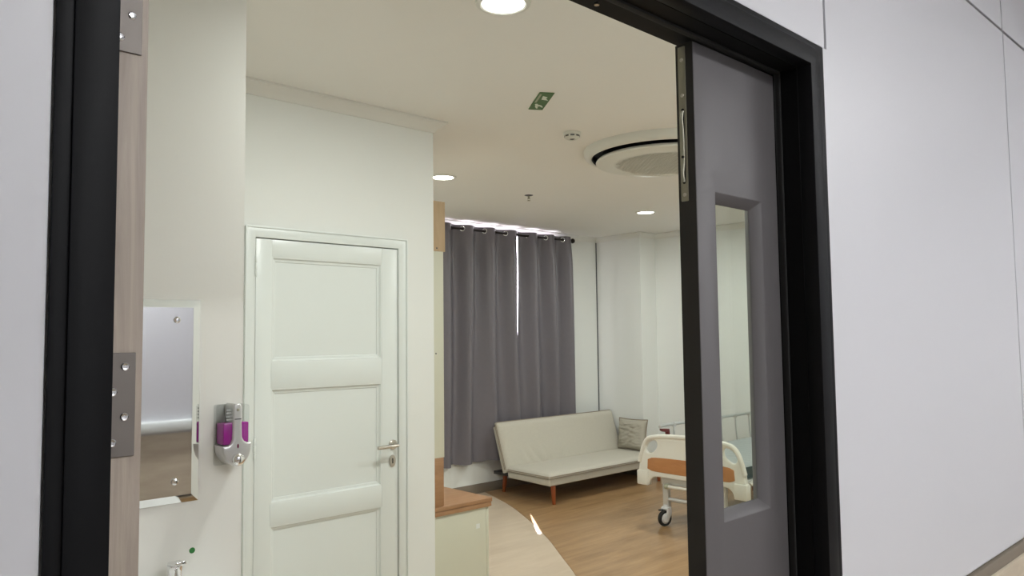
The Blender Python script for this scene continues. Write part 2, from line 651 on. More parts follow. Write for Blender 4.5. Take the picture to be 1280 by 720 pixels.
# ------------------------------------------------------------------ window behind the curtains
w = struct_root('window_1', (WX0, YW + 0.06, WZ0))
fy0, fy1 = YW + 0.07, YW + 0.12
link('window_sill', box(WX0, WX1, YW + 0.002, YW + 0.16, WZ0 - 0.001, WZ0 + 0.02, 0.003), 'window_frame', w)
for x0, x1 in ((WX0, WX0 + 0.045), (WX1 - 0.045, WX1), ((WX0 + WX1) / 2 - 0.6, (WX0 + WX1) / 2 - 0.56),
               ((WX0 + WX1) / 2 + 0.56, (WX0 + WX1) / 2 + 0.6)):
    link('window_frame', box(x0, x1, fy0, fy1, WZ0 + 0.02, WZ1, 0.003), 'window_frame', w)
for z0, z1 in ((WZ0 + 0.02, WZ0 + 0.065), (WZ1 - 0.03, WZ1)):
    link('window_frame', box(WX0 + 0.045, WX1 - 0.045, fy0 + 0.002, fy1 - 0.002, z0, z1, 0.003), 'window_frame', w)
link('pane', box(WX0 + 0.045, WX1 - 0.045, fy0 + 0.022, fy0 + 0.026, WZ0 + 0.065, WZ1 - 0.03), 'pane_glass', w)

# ------------------------------------------------------------------ black steel door frame of the ward
fr = struct_root('trim_8', (0.97, YC, 0))
FX0, FX1, FZ = 0.223, 1.707, 2.178      # clear opening
CX0, CX1, CTZ = 0.168, 1.776, 2.233     # outside of the casing


def uframe(x0, x1, z, X0, X1, Z, y0, y1, bev=0.0):
    """inverted U: inner edge x0..x1, top z; outer X0..X1, top Z"""
    pts = [(X0, 0.003), (X0, Z), (X1, Z), (X1, 0.003), (x1, 0.003), (x1, z), (x0, z), (x0, 0.003)]
    return prism(pts, lambda u, v, d: (u, d, v), y0, y1, bev)


link('casing', uframe(FX0, FX1, FZ, CX0 + 0.015, CX1 - 0.02, CTZ - 0.014, YC - 0.006, YC + 0.03, 0.0012), 'frame_black', fr)
link('casing_lip', uframe(CX0 + 0.017, CX1 - 0.022, CTZ - 0.016, CX0, CX1, CTZ, YC - 0.003, YC + 0.0005, 0.0008), 'frame_black', fr)
link('jamb', uframe(FX0 + 0.0006, FX1 - 0.0006, FZ - 0.0006, OX0, OX1, OZ, YC + 0.03, YI, 0.0), 'jamb_black', fr)
link('seal', uframe(FX0 + 0.004, FX1 - 0.007, FZ - 0.006, FX0, FX1, FZ, 0.884, 0.898, 0.001), 'gasket', fr)
b = cyl((1.085, 0.925, FZ - 0.0005), (1.085, 0.925, FZ - 0.004), 0.005, n=12)
link('keeper_screw', b, 'satin_nickel', fr)

# ------------------------------------------------------------------ closed narrow leaf (right)
LX0, LX1, LY0, LY1, LZ = 1.362, 1.700, 0.900, 0.944, 2.170
d3 = struct_root('door_3', (LX1, LY1, 0))
VX0, VX1, VZ0, VZ1, VB = 1.433, 1.626, 1.157, 1.856, 0.022


def leaf_slab(x0, x1, y0, y1, z0, z1, hx0, hx1, hz0, hz1, bv):
    """door slab with a bevelled vision panel hole, faces at y0 and y1"""
    bm = BM()

    def ring(xa, xb, za, zb, y):
        return [bm.verts.new(p) for p in ((xa, y, za), (xb, y, za), (xb, y, zb), (xa, y, zb))]
    yi = (y0 + y1) / 2
    o0, o1 = ring(x0, x1, z0, z1, y0), ring(x0, x1, z0, z1, y1)
    h0, h1 = ring(hx0, hx1, hz0, hz1, y0), ring(hx0, hx1, hz0, hz1, y1)
    hm = ring(hx0 + bv, hx1 - bv, hz0 + bv, hz1 - bv, yi)
    for i in range(4):
        j = (i + 1) % 4
        bm.faces.new((o0[i], o0[j], h0[j], h0[i]))
        bm.faces.new((h0[i], h0[j], hm[j], hm[i]))
        bm.faces.new((hm[i], hm[j], h1[j], h1[i]))
        bm.faces.new((h1[i], h1[j], o1[j], o1[i]))
        bm.faces.new((o1[i], o1[j], o0[j], o0[i]))
    bmesh.ops.recalc_face_normals(bm, faces=bm.faces)
    bevel_all(bm, 0.0015, 2, 25)
    return bm


link('door_panel', leaf_slab(LX0 + 0.0015, LX1, LY0, LY1, 0.01, LZ, VX0, VX1, VZ0, VZ1, VB), 'leaf_grey', d3)
link('edge_strip', box(LX0, LX0 + 0.0014, LY0 + 0.0008, LY1 - 0.0008, 0.01, LZ), 'leaf_edge_dark', d3)
link('vision_glass', box(VX0 + VB - 0.002, VX1 - VB + 0.002, (LY0 + LY1) / 2 - 0.002, (LY0 + LY1) / 2 + 0.002,
                         VZ0 + VB - 0.002, VZ1 - VB + 0.002), 'leaf_glass', d3)
# flush bolt let into the edge of the leaf
fbm = lambda u, v, d: (LX0 - d, u, v)
fb = link('flush_bolt', plate([rrect(0.9185, 0.9365, 1.831, 2.164, 0.002)], lambda u, v, d: (LX0 - 0.0006 - d, u, v), 0.0012, 0.0004, 1),
          'bolt_steel', d3)
for z in (2.135, 2.058, 1.845):
    link('screw', lathe([(0, 0.0009), (0.0022, 0.0012), (0.0036, 0.0012), (0.0044, 0)], (LX0 - 0.0017, 0.9275, z), (-1, 0, 0), 14), 'satin_nickel', fb)
link('lever_slot', plate([rrect(0.9235, 0.9315, 1.868, 2.03, 0.0039)], lambda u, v, d: (LX0 - 0.0018 - d, u, v), 0.0002, 0.0001, 1), 'hole_black', fb)
b = tube(smooth_path([(LX0 - 0.0025, 0.9275, 2.024), (LX0 - 0.006, 0.9275, 2.005), (LX0 - 0.003, 0.9275, 1.975), (LX0 - 0.0025, 0.9275, 1.93),
                      (LX0 - 0.004, 0.9275, 1.905), (LX0 - 0.0065, 0.9275, 1.89), (LX0 - 0.003, 0.9275, 1.872)], 4), 0.0031, 8)
link('lever', b, 'bolt_steel', fb)
link('pin', cyl((LX0 - 0.0018, 0.9275, 1.925), (LX0 - 0.0062, 0.9275, 1.925), 0.003, n=12), 'hole_black', fb)

# ------------------------------------------------------------------ wide leaf standing open (left), seen edge on
AX0, AX1, AY0, AY1 = 0.251, 0.2945, 0.952, 2.075
d2 = struct_root('door_2', (AX0, AY0, 0))
pm = lambda u, v, d: (d, u, v)
bm = leaf_slab(AY0 + 0.0015, AY1, AX0, AX1, 0.01, LZ, AY0 + 0.55, AY0 + 0.75, VZ0, VZ1, VB)
for v in bm.verts:
    v.co = Vector((v.co.y, v.co.x, v.co.z))
bmesh.ops.reverse_faces(bm, faces=bm.faces)
link('door_panel', bm, 'leaf_wood', d2)
link('wood_edge', box(AX0 + 0.0005, AX1 - 0.0005, AY0, AY0 + 0.0014, 0.01, LZ), 'leaf_wood', d2)
link('vision_glass', box((AX0 + AX1) / 2 - 0.002, (AX0 + AX1) / 2 + 0.002, AY0 + 0.55 + VB - 0.002, AY0 + 0.75 - VB + 0.002,
                         VZ0 + VB - 0.002, VZ1 - VB + 0.002), 'leaf_glass', d2)
for z0, z1 in ((1.419, 1.537), (1.888, 2.006), (0.24, 0.358)):
    h = link('hinge', box(0.252, 0.2865, AY0 - 0.0025, AY0 - 0.0002, z0, z1, 0.0006, 1), 'steel', d2)
    for k in range(4):
        sx = 0.275 if k % 2 == 0 else 0.2625
        sz = z1 - 0.016 - k * 0.0285
        link('screw', lathe([(0, 0.0004), (0.0016, 0.0004), (0.002, 0.001), (0.0036, 0.0013), (0.0046, 0.0006), (0.0048, 0)],
                            (sx, AY0 - 0.0025, sz), (0, -1, 0), 16), 'chrome', h)

# ------------------------------------------------------------------ white panelled washroom door
d1 = struct_root('door_1', (1.464, YD, 0))
DX0, DX1, DZ = 1.4678, 2.2152, 1.9990
link('door_casing', uframe(1.4635, 2.2195, 2.0035, 1.418, 2.270, 2.052, YD - 0.014, YD + 0.06, 0.003), 'door_white', d1)
link('casing_bead', uframe(1.424, 2.264, 2.046, 1.4165, 2.272, 2.054, YD - 0.019, YD - 0.0142, 0.0015), 'door_white', d1)
fy = YD - 0.006
fyb = fy + 0.036
px0, px1 = 1.543, 2.124
rows = [(0.20, 0.731), (0.827, 1.332), (1.448, 1.922)]
link('stile', box(DX0, px0, fy, fyb, 0.012, DZ, 0.0012), 'door_white', d1)
link('stile', box(px1, DX1, fy, fyb, 0.012, DZ, 0.0012), 'door_white', d1)
for z0, z1 in ((0.012, 0.20), (0.731, 0.827), (1.332, 1.448), (1.922, DZ)):
    link('rail', box(px0 + 0.0004, px1 - 0.0004, fy + 0.0004, fyb, z0, z1, 0.0006), 'door_white', d1)
for z0, z1 in rows:
    bm = BM()
    defs = [(0.0, 0.0), (0.006, 0.001), (0.012, 0.010), (0.022, 0.012), (0.024, 0.016), (0.030, 0.016)]
    rings = []
    for ins, dep in defs:
        y = fy + 0.001 + dep
        rings.append([bm.verts.new(p) for p in ((px0 + ins, y, z0 + ins), (px1 - ins, y, z0 + ins), (px1 - ins, y, z1 - ins), (px0 + ins, y, z1 - ins))])
    for a, c in zip(rings, rings[1:]):
        for i in range(4):
            j = (i + 1) % 4
            bm.faces.new((a[i], a[j], c[j], c[i]))
    bm.faces.new(rings[-1])
    bmesh.ops.recalc_face_normals(bm, faces=bm.faces)
    link('panel', bm, 'door_white', d1, smooth=12)
# lever handle and key plate
hd = link('handle_rose', lathe([(0, 0.009), (0.020, 0.009), (0.024, 0.006), (0.024, 0)], (2.186, fy, 1.022), (0, -1, 0), 24), 'satin_nickel', d1)
link('lever_handle', tube(smooth_path([(2.186, fy - 0.008, 1.022), (2.186, fy - 0.040, 1.022), (2.178, fy - 0.052, 1.022), (2.160, fy - 0.055, 1.022),
                                       (2.110, fy - 0.055, 1.021), (2.066, fy - 0.053, 1.020)], 5), 0.0088, 12), 'satin_nickel', hd)
kp = link('key_plate', plate([ellipse(2.182, 0.942, 0.018, 0.030, 24)], lambda u, v, d: (u, fy - 0.003 - d, v), 0.003, 0.0015), 'satin_nickel', d1)
link('keyhole', plate([rrect(2.179, 2.185, 0.930, 0.956, 0.0028)], lambda u, v, d: (u, fy - 0.0063 - d, v), 0.0003, 0.0001, 1), 'hole_black', kp)
for z in (1.873, 1.075, 0.22):
    hb = BM()
    for k in range(3):
        add(hb, cyl((1.4645, YD - 0.017, z - 0.045 + k * 0.031), (1.4645, YD - 0.017, z - 0.016 + k * 0.031), 0.0055, n=12, bev=0.001))
    link('hinge', hb, 'door_white', d1)

# ------------------------------------------------------------------ things on the basin wall
# bevelled mirror
MX0, MX1, MZ0, MZ1 = 0.43, 0.869, 1.086, 1.668
mr = thing('wall_mirror', 'tall narrow mirror with a slanted rim on the wall left of the soap dispenser', 'mirror', ((MX0 + MX1) / 2, YS, MZ0))
bm = BM()
bw = 0.022
yb, ye, yt = YS - 0.004, YS - 0.0055, YS - 0.011
o_b = [bm.verts.new(p) for p in ((MX0, yb, MZ0), (MX1, yb, MZ0), (MX1, yb, MZ1), (MX0, yb, MZ1))]
o_e = [bm.verts.new(p) for p in ((MX0, ye, MZ0), (MX1, ye, MZ0), (MX1, ye, MZ1), (MX0, ye, MZ1))]
i_t = [bm.verts.new(p) for p in ((MX0 + bw, yt, MZ0 + bw), (MX1 - bw, yt, MZ0 + bw), (MX1 - bw, yt, MZ1 - bw), (MX0 + bw, yt, MZ1 - bw))]
for i in range(4):
    j = (i + 1) % 4
    bm.faces.new((o_b[i], o_b[j], o_e[j], o_e[i]))
    bm.faces.new((o_e[i], o_e[j], i_t[j], i_t[i]))
bm.faces.new(i_t)
bm.faces.new(list(reversed(o_b)))
bmesh.ops.recalc_face_normals(bm, faces=bm.faces)
link('mirror_glass', bm, 'mirror_silver', mr, smooth=0)
link('backing', box(MX0 + 0.004, MX1 - 0.004, YS - 0.004, YS, MZ0 + 0.004, MZ1 - 0.004), 'print_dark', mr)
for x, z in ((0.80, 1.610), (0.80, 1.148), (0.50, 1.610), (0.50, 1.148)):
    link('screw_cap', lathe([(0, 0.009), (0.005, 0.0085), (0.009, 0.005), (0.010, 0)], (x, yt, z), (0, -1, 0), 18), 'chrome', mr)

# soap dispenser
sx, sz0, sz1 = 0.958, 1.176, 1.362
sw = 0.044
sd = thing('soap_dispenser', 'silver wall soap dispenser with two windows of purple liquid', 'dispenser', (sx, YS, sz0))
fn = lambda u, v, d: (u, YS - d, v)
link('back_plate', plate([rrect(sx - sw, sx + sw - 0.004, sz0 + 0.002, sz1 - 0.004, 0.006)], lambda u, v, d: (u, YS - 0.003 - d, v), 0.003, 0.001), 'clear_plastic', sd)
link('liquid_tank', plate([rrect(sx - sw + 0.004, sx + sw - 0.004, 1.240, sz1 - 0.004, 0.006)], lambda u, v, d: (u, YS - 0.034 - d, v), 0.0275, 0.004), 'clear_plastic', sd)
lq = prism([(sx - sw + 0.006, 1.243), (sx + sw - 0.006, 1.243), (sx + sw - 0.006, 1.306), (sx - sw + 0.006, 1.306)],
           lambda u, v, d: (u, YS - d, v), 0.009, 0.0605, 0.003)
link('purple_liquid', lq, 'purple_soap', sd)
# shell: chin that carries the button and the central column up to the top
shell = [(sx - sw, 1.240), (sx - sw + 0.003, 1.220), (sx - sw + 0.010, 1.203), (sx - 0.022, 1.189), (sx - 0.008, 1.181), (sx + 0.012, 1.181),
         (sx + 0.026, 1.189), (sx + sw - 0.008, 1.204), (sx + sw - 0.002, 1.222), (sx + sw, 1.246)]
arch_r = [(sx + sw - 0.012, 1.246), (sx + 0.022, 1.251), (sx + 0.016, 1.262), (sx + 0.0145, 1.30), (sx + 0.0145, 1.352), (sx + 0.009, 1.3615)]
arch_l = [(sx - 0.007, 1.362), (sx - 0.0125, 1.352), (sx - 0.0125, 1.30), (sx - 0.0135, 1.258), (sx - 0.019, 1.246), (sx - 0.027, 1.240)]
link('shell', plate([shell + arch_r + arch_l], lambda u, v, d: (u, YS - 0.035 - d, v), 0.034, 0.006), 'silver_plastic', sd)
bt = link('push_button', lathe([(0, 0.016), (0.008, 0.0155), (0.015, 0.012), (0.0195, 0.005), (0.020, 0)], (sx + 0.003, YS - 0.068, 1.199), (0, -1, 0), 24), 'chrome', sd)
link('sight_drop', plate([ellipse(sx + 0.002, 1.238, 0.0030, 0.0068, 14)], lambda u, v, d: (u, YS - 0.0690 - d, v), 0.0005, 0.0002, 1), 'soap_sight', sd)
link('lock', lathe([(0, 0.001), (0.0035, 0.001), (0.0045, 0)], (sx + 0.001, YS - 0.069, 1.344), (0, -1, 0), 14), 'bolt_steel', sd)
link('label_band', box(sx - 0.009, sx + 0.011, YS - 0.0696, YS - 0.069, 1.3155, 1.3185), 'print_dark', sd)
b = BM()
for k in range(4):
    add(b, box(sx - 0.031, sx - 0.013, YS - 0.0622, YS - 0.0617, 1.314 + k * 0.0095, 1.319 + k * 0.0095))
link('printed_label', b, 'print_grey', sd)

# green round sticker
st = tag(link('round_sticker', lathe([(0, 0.0006), (0.0082, 0.0006), (0.0085, 0)], (0.8565, YS - 0.0002, 0.943), (0, -1, 0), 24), 'sticker_green'),
         'small round green sticker on the white wall above the tap', 'sticker')

# tap on a small basin, only its top shows
TX, TZ = 0.786, 0.826
bs = thing('wash_basin', 'white ceramic wall basin below the mirror', 'basin', (0.72, YS - 0.21, 0.62))
bm = BM()
rim = [(0.50, YS - 0.40), (0.94, YS - 0.40), (0.975, YS - 0.36), (0.975, YS - 0.003), (0.465, YS - 0.003), (0.465, YS - 0.36)]
add(bm, prism(rim, lambda u, v, d: (u, v, d), 0.64, TZ - 0.0005, 0.02, 3))
bmesh.ops.recalc_face_normals(bm, faces=bm.faces)
link('bowl', bm, 'ceramic_white', bs)
link('drain', lathe([(0, 0.002), (0.02, 0.002), (0.022, 0)], (0.72, YS - 0.24, TZ - 0.0005), (0, 0, 1), 20), 'chrome', bs)
tp = thing('basin_tap', 'chrome basin tap standing at the bottom edge beneath the mirror', 'tap', (TX, YS - 0.065, TZ))
link('tap_body', lathe([(0.026, 0), (0.026, 0.006), (0.020, 0.010), (0.019, 0.085), (0.021, 0.09), (0.021, 0.104), (0, 0.108)], (TX, YS - 0.065, TZ), (0, 0, 1), 24), 'chrome', tp)
link('spout', tube(smooth_path([(TX, YS - 0.065, TZ + 0.055), (TX, YS - 0.12, TZ + 0.070), (TX, YS - 0.165, TZ + 0.065), (TX, YS - 0.178, TZ + 0.045)], 5), [0.014] * 10 + [0.011] * 6, 12), 'chrome', tp)
link('lever', prism([(TX - 0.019, YS - 0.055), (TX + 0.019, YS - 0.055), (TX + 0.015, YS - 0.112), (TX - 0.015, YS - 0.112)],
                    lambda u, v, d: (u, v, d + (YS - 0.055 - v) * 0.18), TZ + 0.100, TZ + 0.112, 0.004, 3), 'chrome', tp)

# ------------------------------------------------------------------ low cabinet, worktop and tall shelf unit beside the washroom wall
KY = 3.48
cb = thing('low_cabinet', 'cream low cabinet beneath the wooden worktop', 'cabinet', (2.74, KY + 0.2, 0.003))
CXa, CXb, KYb = XB + 0.003, 3.032, 4.02
link('side_panel', box(CXa, CXb - 0.02, KY + 0.016, KY + 0.034, 0.003, 0.551, 0.001), 'cabinet_cream', cb)
link('carcass', box(CXa, CXb - 0.02, KY + 0.0345, KYb - 0.01, 0.06, 0.551), 'cabinet_cream', cb)
link('plinth', box(CXa, CXb - 0.06, KY + 0.0345, KYb - 0.02, 0.003, 0.06), 'cabinet_cream', cb)
dr = link('door', box(CXb - 0.018, CXb, KY + 0.016, KYb - 0.01, 0.05, 0.551, 0.0015), 'cabinet_cream', cb)
link('handle', tube([(CXb + 0.0, KY + 0.12, 0.40), (CXb + 0.022, KY + 0.12, 0.40), (CXb + 0.022, KY + 0.12, 0.28), (CXb + 0.0, KY + 0.12, 0.28)], 0.005, 8), 'satin_nickel', dr)
link('sticker', box(2.935, 2.962, KY + 0.0154, KY + 0.0159, 0.435, 0.462), 'door_white', cb)
wt = thing('worktop', 'brown wooden double-layer worktop on the low cream cabinet', 'worktop', (2.75, KY + 0.2, 0.552))
link('upper_board', box(CXa, 3.048, KY, KYb, 0.579, 0.602, 0.0015), 'cabinet_wood', wt)
link('lower_board', box(CXa, 3.044, KY + 0.003, KYb - 0.003, 0.552, 0.577, 0.0015), 'cabinet_wood', wt)
sh = thing('tall_shelf_unit', 'narrow tall unit on the worktop with wooden base, pale middle and wooden top', 'cabinet', (2.58, KY + 0.15, 0.6025))
hy0, hy1 = KY + 0.02, KYb - 0.02
link('base_panel', box(CXa, 2.703, hy0, hy1, 0.6025, 0.873, 0.001), 'cabinet_wood', sh)
link('middle_panel', box(CXa, 2.708, hy0, hy1, 0.8735, 2.044, 0.001), 'cabinet_cream', sh)
link('top_box', box(CXa, 2.722, hy0, hy1, 2.0445, 2.335, 0.001), 'shelf_wood', sh)
link('screw', lathe([(0, 0.0015), (0.004, 0.001), (0.005, 0)], (2.652, hy0, 1.46), (0, -1, 0), 10), 'print_dark', sh)
link('screw', lathe([(0, 0.0015), (0.004, 0.001), (0.005, 0)], (2.662, hy0, 2.062), (0, -1, 0), 10), 'print_dark', sh)

# ------------------------------------------------------------------ curtains and rod
RY, RZ = 5.85, 2.622
rod = thing('curtain_rod', 'dark bronze curtain rod with ball finials above the window', 'curtain rod', (5.35, RY, RZ))
link('pole', cyl((4.34, RY, RZ), (6.328, RY, RZ), 0.0125, n=16), 'rod_bronze', rod)
for sgn, x in ((1, 6.328), (-1, 4.34)):
    link('finial', lathe([(0.0125, 0), (0.018, 0.003), (0.018, 0.010), (0.011, 0.014), (0.020, 0.022), (0.028, 0.036), (0.024, 0.052), (0.012, 0.060), (0, 0.062)],
                         (x, RY, RZ), (sgn, 0, 0), 20), 'rod_bronze', rod)
for x in (4.40, 5.515, 6.318):
    bk = cyl((x, RY + 0.010, RZ), (x, YW - 0.002, RZ), 0.007, n=10)
    add(bk, cyl((x, YW - 0.006, RZ), (x, YW - 0.0005, RZ), 0.022, n=18))
    link('bracket', bk, 'rod_bronze', rod)


def curtain(name, label, x0, x1, eyelets, per, z0, z1, inner, flare, seed, amp0=0.070):
    """hanging cloth; inner(z) shifts the edge that faces the other curtain, flare widens the far edge downwards"""
    rnd = random.Random(seed)
    root = thing(name, label, 'curtain', ((x0 + x1) / 2, RY, z0), 'grey eyelet curtains')
    nx, nz = 150, 44
    ph = [rnd.uniform(-0.5, 0.5) for _ in range(8)]
    bm = BM()
    V = []
    xe = eyelets[0]
    for j in range(nz + 1):
        t = j / nz                       # 0 top .. 1 bottom
        z = z1 + (z0 - z1) * t
        row = []
        for i in range(nx + 1):
            s = i / nx
            x = x0 + (x1 - x0) * s
            fold = -sin(2 * pi * (x - xe) / per)
            fold = math.copysign(abs(fold) ** 0.95, fold)
            drift = (0.35 * sin(x * 9.1 + ph[0] + t * 1.3) + 0.25 * sin(x * 21.0 + ph[1] - t * 2.0)) * t
            fold2 = -sin(2 * pi * (x - xe) / per + drift * 1.8)
            fold2 = math.copysign(abs(fold2) ** 1.0, fold2)
            f = fold * (1 - min(1, t * 2.5)) + fold2 * min(1, t * 2.5)
            y = RY + amp0 * (0.55 + 0.45 * min(1.0, t / 0.12)) * f * (1.0 - 0.22 * t) + 0.005 * sin(x * 47 + ph[2]) * t
            xx = x + flare(t) * (s if flare(1) > 0 else (1 - s)) + inner(z) * ((1 - s) ** 6 if flare(1) > 0 else s ** 6)
            xx += 0.012 * sin(t * 5 + ph[4] + x * 4) * t
            row.append(bm.verts.new((xx, y, z + (0.006 * sin(x * 30 + ph[5]) if j == nz else 0))))
        V.append(row)
    for j in range(nz):
        for i in range(nx):
            bm.faces.new((V[j][i], V[j + 1][i], V[j + 1][i + 1], V[j][i + 1]))
    bmesh.ops.recalc_face_normals(bm, faces=bm.faces)
    bmesh.ops.solidify(bm, geom=bm.faces[:], thickness=0.0018)
    cl = link('cloth', bm, 'curtain_cloth', root, smooth=70)
    hm = BM()
    for zz in (z0 + 0.075,):
        pass
    hm.free()
    for e in eyelets:
        for k, sg in ((0, 1), (0.5, -1)):
            ex = e + k * per
            if not (x0 + 0.03 < ex < x1 - 0.03):
                continue
            slope = Vector((1, -sg * 0.55 * amp0 * 2 * pi / per * 0.95, 0)).normalized()
            nrm = Vector((-slope.y, slope.x, 0))
            if nrm.y > 0:
                nrm = -nrm
            bmr = BM()
            pr = [(0.0185, 0.0005), (0.0195, 0.0032), (0.023, 0.0040), (0.0265, 0.0028), (0.0275, 0.0)]
            add(bmr, lathe(pr, Vector((ex, RY, RZ)) + nrm * 0.001, nrm, 22))
            link('eyelet', bmr, 'chrome', root)
    return root




def gap_half(z):
    """half width of the sliver between the curtains; negative where they overlap"""
    if z < 1.25:
        return -0.020 * min(1.0, (1.25 - z) / 0.3)
    return 0.0075 * min(1.0, (z - 1.25) / 0.5) * min(1.0, max(0.0, (2.62 - z) / 0.6))


gapL = lambda z: -gap_half(z) + 0.013
gapR = lambda z: gap_half(z) - 0.020
curtain('curtain', 'left dark grey eyelet curtain, beside the tall shelf unit', 4.45, 5.512, (4.480, 4.768, 5.055, 5.342), 0.287, 0.322, 2.660, gapL, lambda t: -0.02 * t, 3)
curtain('curtain', 'right dark grey eyelet curtain, hanging behind the sofa', 5.520, 6.305, (5.667, 5.934, 6.201), 0.267, 0.322, 2.660, gapR, lambda t: 0.055 * t, 5)

# ------------------------------------------------------------------ sofa bed
sf = thing('sofa', 'beige fabric armless sofa with wooden legs under the grey curtains', 'sofa', (5.95, 5.4, 0.003))
SX0, SX1 = 5.075, 6.835


def slab(profile, x0, x1, bev, nx=1, seg=3):
    """profile of (y, z) extruded along x"""
    return prism(profile, lambda u, v, d: (d, u, v), x0, x1, bev, seg)


def soft_slab(x0, x1, p_bl, p_br, p_tr, p_tl, nx, ny, puff, rnd=0.0, seed=0):
    """cushion top: quad (front-bottom, back-bottom, back-top, front-top) in (y, z), extruded along x and puffed"""
    r = random.Random(seed)
    bm = slab([p_bl, p_br, p_tr, p_tl], x0, x1, 0.0)
    bmesh.ops.subdivide_edges(bm, edges=[e for e in bm.edges if abs((e.verts[0].co - e.verts[1].co).x) > 0.1], cuts=nx, use_grid_fill=True)
    bmesh.ops.subdivide_edges(bm, edges=[e for e in bm.edges if abs((e.verts[0].co - e.verts[1].co).x) < 0.001 and
                                         (e.verts[0].co - e.verts[1].co).length > 0.15], cuts=ny, use_grid_fill=True)
    return bm


# seat base and padded top
link('seat_base', slab([(5.003, 0.176), (5.565, 0.188), (5.575, 0.246), (5.003, 0.243)], SX0 + 0.006, SX1 - 0.006, 0.010), 'sofa_fabric', sf)


def padded(name, x0, x1, org, du, dv, lu, th, nu, nx, puff, m, wr=None):
    """a padded slab: rectangle lu x (x1-x0) spanned by du (2D y,z) with its face along dv; th thick, domed by puff"""
    bm = BM()
    du, dv = Vector((0, du[0], du[1])).normalized(), Vector((0, dv[0], dv[1])).normalized()
    org = Vector((0, org[0], org[1]))
    top, bot = [], []
    for j in range(nu + 1):
        v = j / nu
        rt, rb = [], []
        for i in range(nx + 1):
            u = i / nx
            x = x0 + (x1 - x0) * u
            eu = min(u, 1 - u) * (x1 - x0)
            ev = min(v, 1 - v) * lu
            e = min(1.0, min(eu, ev) / 0.055)
            rise = th + puff * (1 - (1 - e) ** 3)
            edge = math.sqrt(max(0, 1 - (1 - e) ** 2))
            k = wr(x, v) if wr else 0.0
            p = org + du * (v * lu)
            rt.append(bm.verts.new(Vector((x, 0, 0)) + p + dv * (th * 0.55 + (rise - th * 0.55) * edge + k * e)))
            rb.append(bm.verts.new(Vector((x, 0, 0)) + p))
        top.append(rt)
        bot.append(rb)
    for j in range(nu):
        for i in range(nx):
            bm.faces.new((top[j][i], top[j][i + 1], top[j + 1][i + 1], top[j + 1][i]))
            bm.faces.new((bot[j][i], bot[j + 1][i], bot[j + 1][i + 1], bot[j][i + 1]))
    for i in range(nx):
        bm.faces.new((bot[0][i], bot[0][i + 1], top[0][i + 1], top[0][i]))
        bm.faces.new((bot[nu][i + 1], bot[nu][i], top[nu][i], top[nu][i + 1]))
    for j in range(nu):
        bm.faces.new((bot[j + 1][0], bot[j][0], top[j][0], top[j + 1][0]))
        bm.faces.new((bot[j][nx], bot[j + 1][nx], top[j + 1][nx], top[j][nx]))
    bmesh.ops.recalc_face_normals(bm, faces=bm.faces)
    return link(name, bm, m, sf, smooth=60)


padded('seat_cushion', SX0, SX1, (4.998, 0.247), (1, 0.01), (0, 1), 0.60, 0.026, 24, 60, 0.020, 'sofa_fabric',
       lambda x, v: 0.003 * sin(x * 11 + v * 3) * sin(v * 6))
for z, m in ((0.2465, 'sofa_piping'), (0.262, 'sofa_piping')):
    pts = [(SX0 - 0.001, 5.56, z + 0.005), (SX0 - 0.001, 5.02, z), (SX0 + 0.004, 5.002, z), (SX0 + 0.02, 4.996, z), (SX1 - 0.02, 4.996, z),
           (SX1 - 0.004, 5.002, z), (SX1, 5.02, z), (SX1, 5.56, z + 0.005)]
    link('seat_piping', tube(pts, 0.0042, 6), m, sf)
# reclined backrest
bd = Vector((0.152, 0.465)).normalized()
bn = Vector((-bd.y, bd.x))
L = 0.49


def back_wr(x, v):
    k = 0.0
    for c, a, w, s, top in ((5.42, -0.018, 0.030, 1.6, 0.52), (5.55, -0.022, 0.030, 2.0, 0.52), (5.68, -0.018, 0.028, 1.4, 0.52), (5.86, -0.010, 0.03, -1.3, 0.52),
                            (5.30, -0.010, 0.025, 2.2, 0.52)):
        if v < top:
            xx = x - c + s * (v - 0.1) * 0.18
            k += a * math.exp(-(xx / w) ** 2) * (1 - v / top)
    return k


b0 = Vector((5.600, 0.232))
link('backrest_base', slab([tuple(b0 + bd * 0.0), tuple(b0 + bd * (L - 0.03)), tuple(b0 + bd * (L - 0.03) - bn * 0.045), tuple(b0 - bn * 0.045)],
                           SX0 + 0.004, SX1 - 0.004, 0.012), 'sofa_fabric', sf)
padded('backrest_cushion', SX0, SX1, tuple(b0), tuple(bd), tuple(bn), L, 0.030, 30, 110, 0.024, 'sofa_fabric', back_wr)
for off in (0.003, 0.018):
    pts = []
    e0 = b0 + bd * 0.03 + bn * off
    e1 = b0 + bd * (L - 0.02) + bn * off
    e2 = b0 + bd * (L + 0.002) + bn * off
    for x, p in ((SX0 - 0.002, e0), (SX0 - 0.002, e1), (SX0 + 0.02, e2), (SX1 - 0.02, e2), (SX1 + 0.001, e1), (SX1 + 0.001, e0)):
        pts.append((x, p.x, p.y))
    link('back_piping', tube(pts, 0.004, 6), 'sofa_piping', sf)
for x, y, dy in ((5.155, 5.035, -0.012), (6.755, 5.035, -0.012), (5.235, 5.77, 0.03), (6.70, 5.77, 0.03)):
    top = 0.180 if y < 5.4 else 0.20
    link('leg', cyl((x, y + dy, 0.0035), (x, y, top), 0.0165, 0.0255, 18, 0.002), 'sofa_leg_wood', sf)
for x in (5.10, 6.64):
    link('hinge_bracket', box(x, x + 0.16, 5.56, 5.80, 0.196, 0.229, 0.004), 'black_metal', sf)

